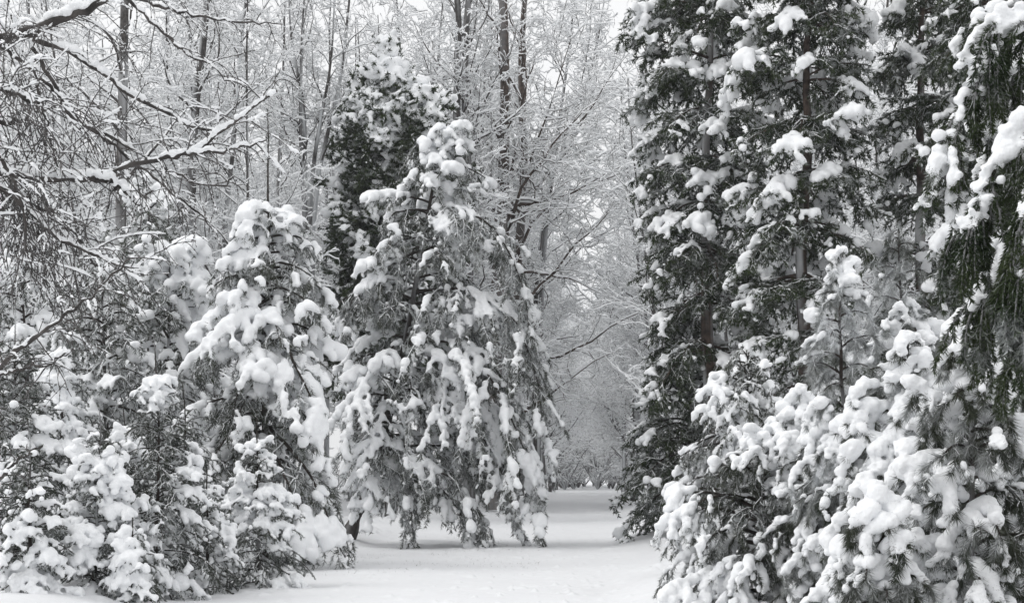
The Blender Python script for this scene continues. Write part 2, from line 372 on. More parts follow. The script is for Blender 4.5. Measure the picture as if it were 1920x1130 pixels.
HEAVY = dict(sr=.092, sth=.43, sf=1.5, flat=.78, rj=(.8, 1.2), voxel=.036, nl=.09, nw=.014, nd=130, sp2=.21, sp3=.11, l3=.26, tr2=-1.3, tr3=-1.6, frost=.1, ts=.013, tth=.3, )
def small_style(**k): d = dict(sr=.048, sth=.49, sf=2.2, flat=.8, rj=(.75, 1.2), voxel=.016, nl=.03, nw=.008, nd=420, sp2=.10, sp3=.055, l3=.11, l2=.4, l2m=.07, tr2=-1.0, tr3=-1.0, frost=.04, nmat='spruce', r0=.01, ts=.0065, tth=.42); d.update(k); return d
SP_ENV = lambda r: [(0, r, r), (.15, r * 1.05, r * 1.05), (.5, r * .7, r * .7), (.8, r * .3, r * .3), (1, .03, .03)]
def spruce(x, Y, top, w, nb, seed, label, split=False, **k):
    conifer('young_spruce', label, 'spruce', gp(x, Y), zh(top, Y), SP_ENV(px(w, Y)), nb, small_style(**k), seed, trop=-1.1, e_lo=0, e_hi=50, tr=.035, t0=.0, split=split, bend=1.15, top_frac=.83)

# --- left foreground: young spruces
spruce(290, 18.5, 625, 125, 90, 11, 'young spruce with a bare snow-lined leader, front row, at the snowy verge', True)
spruce(482, 20.5, 760, 100, 70, 12, 'small dark spruce with a thin tall leader beside the hanging pine boughs', sth=.5)
spruce(175, 17.6, 775, 105, 76, 13, 'short spruce with round snow caps between the two larger young spruces', True, sr=.065, sth=.44)
spruce(25, 18.5, 570, 160, 95, 14, 'spruce at the left edge with tiered snow-covered boughs', True, sr=.06)
spruce(115, 21.5, 590, 120, 80, 15, 'slim spruce behind the left edge spruce with level snowy tiers', sr=.06, sth=.46)
spruce(388, 19.5, 860, 80, 56, 16, 'low spruce at the verge in front of the snow-laden pine')
spruce(60, 16.8, 800, 90, 60, 17, 'low spruce in the bottom left corner with a snow pad on its crown', sr=.06)
spruce(245, 17.2, 960, 70, 44, 18, 'tiny snow-buried spruce at the foot of the front row', sr=.06, sth=.45)
spruce(345, 22.5, 720, 110, 80, 19, 'bushy spruce with sagging boughs behind the front row, right of the bare-leader spruce')
spruce(100, 24, 700, 150, 90, 20, 'broad spruce filling the gap behind the left edge spruces')
spruce(535, 25.5, 905, 65, 50, 26, 'low dark spruce at the foot of the snow-laden pine, nearest the leaning trunk', sth=.5)
spruce(235, 21, 760, 110, 76, 27, 'spruce between the short spruce and the bare-leader spruce, one row back')
# --- left: snow-laden pines
Y6 = 25
conifer('snow_laden_pine', 'pine with a long bare leader and boughs bowed to the ground under snow', 'pine', gp(503, Y6), zh(212, Y6), [(0, px(150, Y6), px(130, Y6)), (.25, px(165, Y6), px(130, Y6)), (.5, px(140, Y6), px(130, Y6)), (.7, px(105, Y6), px(100, Y6)), (.79, .5, .5), (1, .3, .3)], 92,
        dict(HEAVY, sr=.098, sth=.395), 21, top_frac=.79, trop=-1.8, e_lo=10, e_hi=30, tr=.09, split=True, t0=.05,
        extra=[[at(503, 800, Y6), at(560, 850, Y6 - .8), at(600, 930, Y6 - 1), at(630, 1010, Y6 - 1.1), at(650, 1052, Y6 - 1.1)], [at(503, 840, Y6), at(530, 880, Y6 - 1), at(560, 950, Y6 - 1.3), at(590, 1045, Y6 - 1.4)],
               [at(503, 560, Y6), at(440, 600, Y6 - .8), at(390, 640, Y6 - 1.1), at(370, 700, Y6 - 1.2)], [at(503, 620, Y6), at(545, 660, Y6 - .8), at(590, 760, Y6 - 1.1), at(600, 870, Y6 - 1.2)]])
conifer('snow_laden_pine', 'pine behind the young spruces with blocky snow pads along its top', 'pine', gp(315, 28), zh(465, 28), [(0, 1.3, 1.3), (.5, 1.3, 1.2), (.85, 1.0, 1.0), (1, .6, .6)], 64, dict(HEAVY, sr=.10, sth=.42), 22, trop=-1.7, tr=.09)
conifer('snow_laden_pine', 'pine with drooping grey-green boughs behind the short spruce', 'pine', gp(195, 26), zh(500, 26), [(0, 1.2, 1.2), (.5, 1.2, 1.1), (.85, .8, .8), (1, .4, .4)], 60, dict(HEAVY, sth=.5), 23, trop=-1.7, tr=.09)
conifer('snow_laden_pine', 'pine at far left half hidden by hanging bare twigs', 'pine', gp(45, 30), zh(470, 30), [(0, 1.6, 1.6), (.5, 1.4, 1.4), (.85, .9, .9), (1, .4, .4)], 60, dict(HEAVY), 24, trop=-1.5, tr=.09)
conifer('snow_laden_pine', 'darker pine with a snowy shoulder above the pads, far left middle', 'pine', gp(270, 36), zh(360, 36), [(0, 1.6, 1.6), (.5, 1.5, 1.7), (.85, .9, 1.1), (1, .3, .3)], 60, dict(HEAVY, sth=.49, nmat='dark', frost=.05), 25, trop=-1.4, tr=.12, t0=.3)
# --- centre: large leaning pine
Y8 = 33.0
tp = [at(650, 1012, Y8), at(690, 930, Y8), at(722, 800, Y8), at(752, 690, Y8), at(775, 560, Y8), at(798, 420, Y8), at(822, 300, Y8), at(838, 232, Y8)]
def e8(*pts): return [at(x, y, Y8 + dy) for x, y, dy in pts]
conifer('leaning_pine', 'large leaning pine with long snow-loaded boughs arching over the path', 'pine', tp[0], 9.5,
        [(0, .3, 2.7), (.2, .75, 3.3), (.36, 1.3, 3.1), (.48, 1.8, 3.0), (.62, 1.8, 2.5), (.75, 1.3, 1.7), (.88, .8, 1.0), (1, .35, .4)], 84,
        dict(HEAVY, sr=.088, sth=.44, sf=1.6, frost=.2, l2=.46, ts=.013, tth=.25, nd=170, nw=.015), 31, trop=-1.6, e_lo=15, e_hi=30, tr=.16, split=True, t0=.16, depthf=.75, trunk_pts=tp,
        extra=[e8((800, 395, 0), (870, 388, -.5), (935, 430, -.8), (985, 540, -1), (1000, 680, -1)), e8((778, 545, 0), (880, 540, -.6), (965, 590, -1), (1005, 700, -1.2), (1040, 900, -1.2)),
               e8((760, 640, 0), (880, 640, -1.2), (960, 780, -1.8), (1000, 900, -2), (1022, 1028, -2)), e8((770, 560, 0), (700, 530, -.5), (640, 560, -.8), (600, 620, -1)),
               e8((800, 395, 0), (745, 395, -.3), (710, 430, -.5)), e8((790, 470, 0), (720, 500, -.6), (660, 560, -1), (640, 640, -1.1)),
               e8((752, 690, 0), (700, 690, -1), (660, 760, -1.4), (640, 860, -1.4)), e8((740, 740, 0), (840, 740, -1), (930, 850, -1.3), (985, 1010, -1.4)),
               e8((760, 640, 0), (860, 700, -.5), (930, 820, -.8), (965, 950, -.9)), e8((752, 690, 0), (830, 730, .3), (890, 830, .4), (910, 940, .4)), e8((780, 540, 0), (870, 600, .2), (940, 720, .2), (980, 860, .1)), e8((725, 790, 0), (760, 860, -1), (830, 880, -1.4), (900, 960, -1.5), (915, 1020, -1.5)), e8((700, 900, 0), (735, 860, -.8), (770, 930, -1.2), (778, 1040, -1.2)),
               e8((700, 890, 0), (700, 850, -.8), (690, 900, -1.2), (690, 990, -1.2))])
# --- centre back: dark rounded conifer
YC = 50
conifer('dark_conifer', 'dark green bushy conifer with a snow-capped dome top behind the leaning pine', 'conifer', gp(735, YC), zh(60, YC),
        [(0, 1.0, 1.0), (.25, 1.7, 2.0), (.4, 2.5, 2.6), (.52, 1.9, 2.4), (.62, 2.4, 2.5), (.7, 1.6, 2.3), (.75, 1.7, 2.3), (.84, 1.5, 1.9), (.89, 1.1, 1.2), (.93, .4, .4), (1, .2, .2)], 200,
        dict(sr=.12, sth=.47, sf=1.2, voxel=.05, nl=.16, nw=.06, nd=90, sp2=.24, sp3=.16, l3=.36, l2=.45, l2m=.3, tr2=-.2, tr3=.1, frost=-.05, nmat='dark', planar=.3, dth=-.15, zth=13.2, s0=.1, flat=.8, ts=.03, tth=.55), 41, trop=-.9, e_lo=5, e_hi=20, tr=.2, t0=.3)
# --- right: tall dark conifers
TALL = dict(sr=.10, sth=.48, sf=1.6, voxel=.036, nl=.10, nw=.026, nd=120, sp2=.17, sp3=.11, l3=.26, l2=.5, l2m=.25, tr2=-.7, tr3=-.8, frost=.0, nmat='dark', planar=.75, s0=.75, ts=.014, tth=.40, n0=.3, whorl=1.05)
def tall(x, Y, top, l, r, seed, label, nb=120, **k):
    st = dict(TALL); st.update(k)
    H = zh(top, Y)
    conifer('tall_conifer', label, 'conifer', gp(x, Y), H, [(0, l * .8, r * .8), (.25, l * 1.1, r * 1.1), (.6, l * 1.15, r * 1.15), (.8, l * .95, r * .95), (1, .3, .3)], nb, st, seed, trop=-1.2, e_lo=0, e_hi=20, tr=.2, t0=.2, bark_m=M_BROWN, group='tall dark conifers right of the path')
tall(1335, 32, -420, px(122, 32), px(110, 32), 51, 'tall dark conifer nearest the path with snow clumps on its left side', 135)
tall(1513, 29, -380, px(118, 29), px(112, 29), 52, 'tall conifer with a bare brown lower trunk, second from the path', 130, sth=.45)
tall(1715, 31, -450, px(68, 31), px(110, 31), 53, 'tall conifer third from the path, behind the young pines', 120)
tall(1860, 27, -450, px(110, 27), px(110, 27), 54, 'tall conifer at the right edge behind the hanging fronds', 120)
conifer('dark_conifer', 'low dark conifer with small snow pads leaning toward the path on its right side', 'conifer', gp(1290, 33), zh(565, 33),
        [(0, px(100, 33), px(80, 33)), (.3, px(145, 33), px(100, 33)), (.5, px(110, 33), px(90, 33)), (.8, px(60, 33), px(60, 33)), (1, .2, .2)], 60, dict(TALL, sth=.45, frost=.05, sr=.09, whorl=0), 55, trop=-1.2, tr=.12, t0=.15)
# --- right mid: snowy young conifers
conifer('young_conifer', 'young conifer with round snow balls on its top, in front of the low dark conifer', 'conifer', gp(1400, 20), zh(675, 20),
        [(0, px(150, 20), px(120, 20)), (.4, px(140, 20), px(120, 20)), (.75, px(100, 20), px(80, 20)), (1, .15, .15)], 76, dict(sr=.06, sth=.41, sf=1.8, flat=.82, rj=(.8, 1.15), voxel=.021, nl=.055, nw=.009, nd=300, sp2=.14, sp3=.08, l3=.16, frost=.05, tr2=-1.6, tr3=-1.8, ts=.009), 61, trop=-1.3, tr=.06, t0=.1, split=True)
conifer('young_pine', 'young pine at the verge with long finger-like snow rolls on bowed boughs', 'pine', gp(1430, 14.5), zh(840, 14.5),
        [(0, px(200, 14.5), px(130, 14.5)), (.5, px(160, 14.5), px(120, 14.5)), (.8, px(90, 14.5), px(90, 14.5)), (1, .1, .1)], 62, dict(sr=.052, sth=.40, sf=1.7, flat=.82, rj=(.85, 1.15), voxel=.015, nl=.055, nw=.006, nd=420, sp2=.14, sp3=.07, l3=.14, frost=.02, tr2=-1.8, tr3=-1.8, ts=.006), 62, trop=-1.2, tr=.05, t0=.1, split=True)
# --- right foreground pines
FG = dict(sr=.058, sth=.405, sf=1.9, flat=.82, rj=(.85, 1.15), voxel=.0125, nl=.075, nw=.005, nd=900, sp2=.17, sp3=.085, l3=.15, l2=.36, l2m=.15, tr2=-1.8, tr3=-2.0, frost=.0, hang=.15, r0=.016, ts=.005)
def fgp(x, Y, top, w, seed, label, nb, **k):
    conifer('young_pine', label, 'pine', gp(x, Y), zh(top, Y), [(0, px(w, Y), px(w, Y)), (.4, px(w * .95, Y), px(w * .95, Y)), (.75, px(w * .6, Y), px(w * .6, Y)), (1, .06, .06)], nb, dict(FG, **k), seed, trop=-1.7, e_lo=20, e_hi=45, tr=.045, t0=.12, split=True)
fgp(1700, 10.5, 640, 190, 71, 'foreground pine with fat snow mitts on its boughs, nearest the young pine at the verge', 64)
fgp(1820, 9.0, 560, 170, 72, 'foreground pine with a forked top and hanging dark needle skirts at the right', 56)
fgp(1585, 13.0, 475, 110, 73, 'slender frosted pine with curled snowy shoots behind the foreground pines', 50, sr=.055, frost=.42)
fgp(1690, 14.0, 440, 110, 74, 'tall slender pine with drooping snow-edged tip left of the hanging fronds', 50, sr=.055, frost=.38)
fgp(1950, 11.0, 700, 170, 75, 'foreground pine cut by the right edge of the picture', 44)
fgp(1560, 13.5, 800, 150, 76, 'low bushy pine between the verge pine and the foreground pines', 52)
fgp(1500, 17, 760, 130, 77, 'snowy pine filling the gap under the bare brown conifer trunk', 50)
fgp(1800, 13, 620, 150, 78, 'pine behind the forked-top pine, below the hanging fronds', 50)
fgp(1650, 8.6, 905, 120, 79, 'lowest nearest pine at the bottom edge, buried in snow', 44)

# ------------------------------------------------------------------ bare snowy broadleaf trees
def bare_parts(seed, H, nl=13, r0=.16, fine=1.0, limb=(28, 58), spread=.34, wob=.5, t0=.22, snow=1.0, curve=.35, trunk_paths=None, extra=None, tw=.02, lv4=True, extra_r=None, tf=.75, tip=.18):
    """trunk, branches and snow of one broadleaf tree standing at the origin"""
    rng = np.random.default_rng(seed); K = 14
    tr_ = trunk_paths if trunk_paths is not None else grow(np.zeros((1, 3)), np.array([[rng.normal(0, .03), rng.normal(0, .03), 1.]]), [H], K, .10, .2, rng)
    T = Geo(); B = Geo(); S = Geo()
    N0 = len(tr_); rr = np.full(N0, r0)
    v, q = tubes(tr_, taper(N0, tr_.shape[1], rr, r0 * tip, .9), 9); T.add(v, q, a=np.clip((vnoise(v * np.array([5., 5., 1.5]), seed) - .42) * 2.6, 0, tf))
    P = tr_; lens = plen(P)
    L1, i1, t1 = spawn(P, H / nl, t0, .99, (limb[0] + limb[1]) / 2, (limb[1] - limb[0]) / 4, lambda t, l: spread * l * (1.15 - .75 * t), 12, wob, curve, rng, 0, up0=.15)
    r1 = (r0 * (1 - t1 * .8) * .42)
    if extra is not None: 
        nz = np.cumsum(rng.normal(0, .09, extra.shape), 1); nz -= nz[:, :1]; nz -= np.linspace(0, 1, extra.shape[1])[None, :, None] * nz[:, -1:] ; extra = extra + nz
        L1 = np.concatenate([L1, extra]); r1 = np.concatenate([r1, np.full(len(extra), r0 * .3) if extra_r is None else extra_r])
    L2, i2, t2 = spawn(L1, .42 / fine, .12, 1.0, 46, 14, lambda t, l: .42 * l * (1.1 - .7 * t) + .15, 9, wob * 1.2, curve * .6, rng, .4)
    r2 = np.maximum(r1[i2] * (1 - t2 * .75) * .42, .010)
    L3, i3, t3 = spawn(L2, .26 / fine, .12, 1.0, 48, 16, lambda t, l: .42 * l * (1.1 - .6 * t) + .14, 6, wob * 1.3, .1, rng, .4)
    r3 = np.maximum(r2[i3] * .5, .007)
    lv = [(L1, r1, 6, .25), (L2, r2, 4, .4), (L3, r3, 3, .5)]
    if lv4:
        L4, i4, t4 = spawn(L3, .17 / fine, .15, 1.0, 46, 16, lambda t, l: .45 * l * (1.1 - .5 * t) + .10, 4, wob * 1.2, 0, rng, .3)
        lv.append((L4, np.full(len(L4), .0042), 3, .7))
    for P, r, sd, tp in lv:
        n, k, _ = P.shape; R = taper(n, k, r, np.minimum(r * tp * .6 + .001, .009))
        v, q = tubes(P, R, sd); B.add(v, q)
        Tn = np.empty_like(P); Tn[:, 1:] = P[:, 1:] - P[:, :-1]; Tn[:, 0] = Tn[:, 1]; Tn = nrm(Tn); hz = 1 - np.abs(Tn[..., 2]) ** 1.6
        cov = np.clip((vnoise(P * 2.2, seed) - .12) * 2.6, 0, 1)
        SR = (np.minimum(R * 1.1, .05) + tw * snow) * np.clip(hz * 1.35, 0, 1) * (.25 + .85 * cov)
        if sd > 3: SR = SR * (.75 + .6 * vnoise(P * 9., seed + 2))
        C = P + UP * (R * .75 + SR * .55)[..., None]
        keep = SR.max(1) > .004
        v, q = tubes(C[keep], SR[keep], 4 if sd > 3 else 3, flat=1.05); S.add(v, q)
    return T, B, S
def bare_tree(label, base, H, seed, bark=None, group=None, name='bare_tree', **k):
    base = np.array([base[0], base[1], gz(base[0], base[1]) - .05])
    for kk in ('trunk_paths', 'extra'):
        if k.get(kk) is not None: k[kk] = k[kk] - base
    T, B, S = bare_parts(seed, H, **k)
    root = thing(name, label, 'tree', base, group); bk = bark or M_BARK
    obj('trunk', T.mesh('trunk', bk, attr=True), root); obj('branches', B.mesh('branches', bk, attr=True), root)
    obj('snow_cover', S.mesh('snow_cover', M_THIN), root)
    return root
def pl(pts, K=12):
    pts = np.array(pts, float); u = np.linspace(0, 1, len(pts)); uu = np.linspace(0, 1, K)
    m = np.stack([np.interp(uu, u, pts[:, i]) for i in range(3)], 1); m[1:-1] = (m[:-2] + m[2:] + 2 * m[1:-1]) / 4
    return m
def px_path(Y, pts, K=12): return pl([at(p[0], p[1], Y + (p[2] if len(p) > 2 else 0)) for p in pts], K)
# single trees one can tell apart
Y = 40
bare_tree('tall bare tree with a straight thick trunk against the white sky at upper left', gp(222, Y), 16, 101, r0=px(13, Y), tf=.35, tip=.5, nl=12, t0=.35, spread=.3,
          trunk_paths=np.stack([px_path(Y, [(222, 980), (226, 400), (232, 100), (236, -120)], 14)]))
Y = 46
bare_tree('tall bare tree with a slightly leaning snow-streaked trunk behind the pine with the bare leader', gp(352, Y), 17, 102, r0=px(11, Y), tf=.4, tip=.45, nl=12, t0=.35, spread=.3,
          trunk_paths=np.stack([px_path(Y, [(350, 960), (357, 400), (365, 200), (385, 60), (392, -120)], 14)]))
Y = 52
bare_tree('bare tree of several thin upright stems fanning from one base', gp(580, Y), 15, 103, r0=px(6, Y), nl=9, t0=.3, spread=.2, limb=(18, 38),
          trunk_paths=np.stack([px_path(Y, p, 14) for p in ([(575, 960), (573, 420), (562, 240), (566, 60), (575, -60)], [(580, 960), (578, 370), (600, 230), (622, 120), (630, -60)], [(584, 960), (584, 360), (640, 160), (655, 0), (660, -60)], [(578, 960), (572, 360), (572, 200), (545, 80), (540, -60)])]))
Y = 62
bare_tree('dark twin-stemmed bare tree just right of the snow-capped dome', gp(868, Y), 24, 104, r0=px(10, Y), tf=.25, tip=.5, nl=15, t0=.3, spread=.22, fine=.7, tw=.024,
          trunk_paths=np.stack([px_path(Y, p, 14) for p in ([(868, 955), (862, 400), (855, 200), (862, 60), (850, -100)], [(876, 955), (880, 400), (872, 200), (872, 60), (890, -100)])]))
Y = 64
bare_tree('brown-barked bare tree with a thick trunk and long snowy limbs reaching over the path', gp(925, Y), 26, 105, r0=px(15, Y), tf=.2, tip=.5, bark=M_BROWN, nl=21, t0=.3, spread=.33, wob=.7, fine=.62, tw=.028,
          trunk_paths=np.stack([px_path(Y, [(925, 955), (928, 600), (940, 450), (945, 300), (948, 150), (940, -100)], 14)]),
          extra=np.stack([px_path(Y, p, 12) for p in ([(930, 560), (960, 400, -.5), (1000, 310, -1), (1060, 230, -1.2), (1120, 190, -1.5)], [(945, 420), (975, 385, -.3), (1010, 372, -.5), (1060, 348, -.8), (1100, 345, -1), (1140, 318, -1.3), (1190, 302, -1.6)],
              [(935, 500), (960, 420, .3), (990, 330, .4), (1040, 200, .5), (1075, 60, .6)], [(945, 280), (900, 200), (870, 150, -.4), (820, 110, -.8), (770, 30, -1)])]))
Y = 67
bare_tree('dark-barked bare tree with an S-curved limb leaning right above the path', gp(962, Y), 25, 106, r0=px(11, Y), tf=.2, tip=.4, bark=M_BROWN, nl=19, t0=.32, spread=.34, wob=.75, fine=.62, tw=.028,
          trunk_paths=np.stack([px_path(Y, [(962, 952), (960, 600), (985, 340), (975, 120), (990, -80)], 14)]),
          extra=np.stack([px_path(Y, p, 12) for p in ([(965, 640), (990, 560, -.4), (1050, 500, -.8), (1090, 450, -1), (1130, 410, -1.2), (1165, 390, -1.4)], [(960, 720), (1010, 680, -.5), (1100, 650, -1), (1190, 590, -1.5), (1250, 560, -2)],
              [(960, 800), (1020, 750, -.5), (1090, 700, -1), (1180, 640, -1.5)])]))
Y = 76
bare_tree('bare tree with a forked crown rising in the gap above the path', gp(1010, Y), 28, 107, r0=.17, nl=20, t0=.25, spread=.33, wob=.75, fine=.6, tw=.03, trunk_paths=np.stack([px_path(Y, p, 14) for p in ([(1008, 945), (1015, 500), (1045, 250), (1070, 80), (1080, -60)], [(1006, 945), (1000, 560), (1030, 330), (1110, 140), (1140, -40)])]))
Y = 82
bare_tree('pale bare tree whose crown fills the gap left of the tall dark conifers', gp(1185, Y), 30, 108, r0=.15, nl=18, t0=.2, spread=.3, wob=.7, fine=.6, tw=.03)
Y = 70
bare_tree('bare tree with crooked frosted limbs between the snow-capped dome and the twin stems', gp(800, Y), 27, 109, r0=.13, nl=17, t0=.3, spread=.28, wob=.8, fine=.65, tw=.028)
# forest behind: copies of a few bare trees
VAR = []
for s, (H, nl_, sp_, wb_) in enumerate([(22, 17, .30, .6), (25, 16, .30, .75), (20, 17, .33, .65), (27, 20, .25, .5), (21, 15, .36, .85), (17, 15, .34, .7)]):
    VAR.append((H, nl_, sp_, wb_))
FG_GROUP = 'bare snowy trees of the forest behind'
LAB = 'bare snow-covered forest tree standing among many like it behind the conifers'
rngF = np.random.default_rng(7); protos = []; spots = []
def free(x, y):
    return all((x - a) ** 2 + (y - b) ** 2 > d2 for a, b, d2 in [(s[0], s[1], 5.5) for s in spots])
for Yr, n in ((48, 10), (57, 12), (66, 14), (77, 16), (90, 18), (105, 20), (122, 22)):
    got = 0; tries = 0
    while got < n and tries < 400:
        tries += 1; y = Yr + rngF.uniform(-5, 5); x = rngF.uniform(-.42, .42) * y * 1.0
        if abs(x - path_x(y)) < 4.2 or not free(x, y): continue
        if y < 62 and x / y * F > -170 and x < path_x(y): continue
        if math.hypot(x + 4.6, (y - 49) * .6) < 4.2 or (y < 52 and 560 < 960 + x / y * F < 860): continue
        spots.append((x, y)); got += 1
for x, y in spots:
    k = rngF.integers(0, len(VAR)); rz = rngF.uniform(0, 6.28); s = rngF.uniform(.85, 1.15) * (1 if y < 70 else 1.15 if y < 100 else 1.35); sz = s * rngF.uniform(.9, 1.12)
    while len(protos) <= k: protos.append(None)
    if protos[k] is None:
        H, nl_, sp_, wb_ = VAR[k]
        t = bare_tree(LAB, (x, y), H, 200 + int(k), nl=nl_, spread=sp_, wob=wb_, r0=H * .0055, t0=.12, tw=.024, group=FG_GROUP, fine=.85)
        protos[k] = t; t.rotation_euler = (0, 0, rz); t.scale = (s, s, sz)
    else: copy_tree(protos[k], (x, y, gz(x, y) - .05), rz, (s, s, sz), LAB, FG_GROUP)
# the wood closes off where the path bends out of sight
for i in range(26):
    y = 175 + rngF.uniform(0, 45); x = path_x(y) + rngF.uniform(-16, 16); k = i % len(VAR); s_ = rngF.uniform(.8, 1.1)
    if protos[k]: copy_tree(protos[k], (x, y, gz(x, y) - .05), rngF.uniform(0, 6.28), (s_, s_, s_), LAB, FG_GROUP)
# avenue rows along the path
AVL = 'straight bare avenue tree in the row lining the far path'
AVG = 'bare avenue trees lining the far path'
av = None
for i in range(24):
    y = 62 + i * 7.5
    for sgn in (-1, 1):
        if sgn > 0 and y < 92: continue
        x = path_x(y) + sgn * (3.6 + rngF.uniform(-.3, .3)); yy = y + rngF.uniform(-1, 1)
        if av is None:
            av = bare_tree(AVL, (x, yy), 24, 300, nl=20, spread=.28, wob=.6, r0=.2, t0=.1, tw=.024, group=AVG, bark=M_BARK)
        else: copy_tree(av, (x, yy, gz(x, yy) - .05), rngF.uniform(0, 6.28), (rngF.uniform(.85, 1.15),) * 3, AVL, AVG)
# bushes: low bare shrubs under the trees
SHG = 'bare snowy shrubs under the forest trees'; SHL = 'low bare twiggy shrub under snow among the forest trees'
shp = []
def shrub_paths(seed, H):
    r = np.random.default_rng(seed); n = 9; a = r.uniform(0, 6.28, n); e = r.uniform(.2, .8, n)
    return grow(np.zeros((n, 3)), np.stack([np.cos(a) * e, np.sin(a) * e, np.ones(n)], 1), r.uniform(.6, 1, n) * H, 10, .4, .2, r)
rngS = np.random.default_rng(9); cnt = 0
while cnt < 185:
    y = rngS.uniform(36, 110) ; x = rngS.uniform(-.4, .4) * y
    if cnt > 100: y = rngS.uniform(60, 215); x = path_x(y) + (rngS.choice([-1, 1]) * rngS.uniform(4, 9) if y < 150 else rngS.uniform(-9, 9))
    if y < 150 and abs(x - path_x(y)) < 4.0 + (1.5 if y < 50 else 0): continue
    if y < 60 and x / y * F > -170 and x < path_x(y): continue
    if y < 42 and -5 < x < 1: continue
    k = cnt % 4; s = rngS.uniform(.7, 1.3) * (2.2 if y > 150 else 1)
    if cnt < 4:
        H = 3.2; base = np.array([x, y, gz(x, y) - .05]); T, B, S = bare_parts(400 + k, H, nl=7, r0=.025, t0=.1, spread=.4, trunk_paths=shrub_paths(400 + k, H), lv4=False, tw=.014, fine=1.5)
        t = thing('bare_shrub', SHL, 'shrub', base, SHG); obj('stems', T.mesh('stems', M_BARK, attr=True), t); obj('twigs', B.mesh('twigs', M_BARK, attr=True), t); obj('snow_cover', S.mesh('snow_cover', M_THIN), t); shp.append(t)
    else: copy_tree(shp[k], (x, y, gz(x, y) - .05), rngS.uniform(0, 6.28), (s, s, s), SHL, SHG)
    cnt += 1

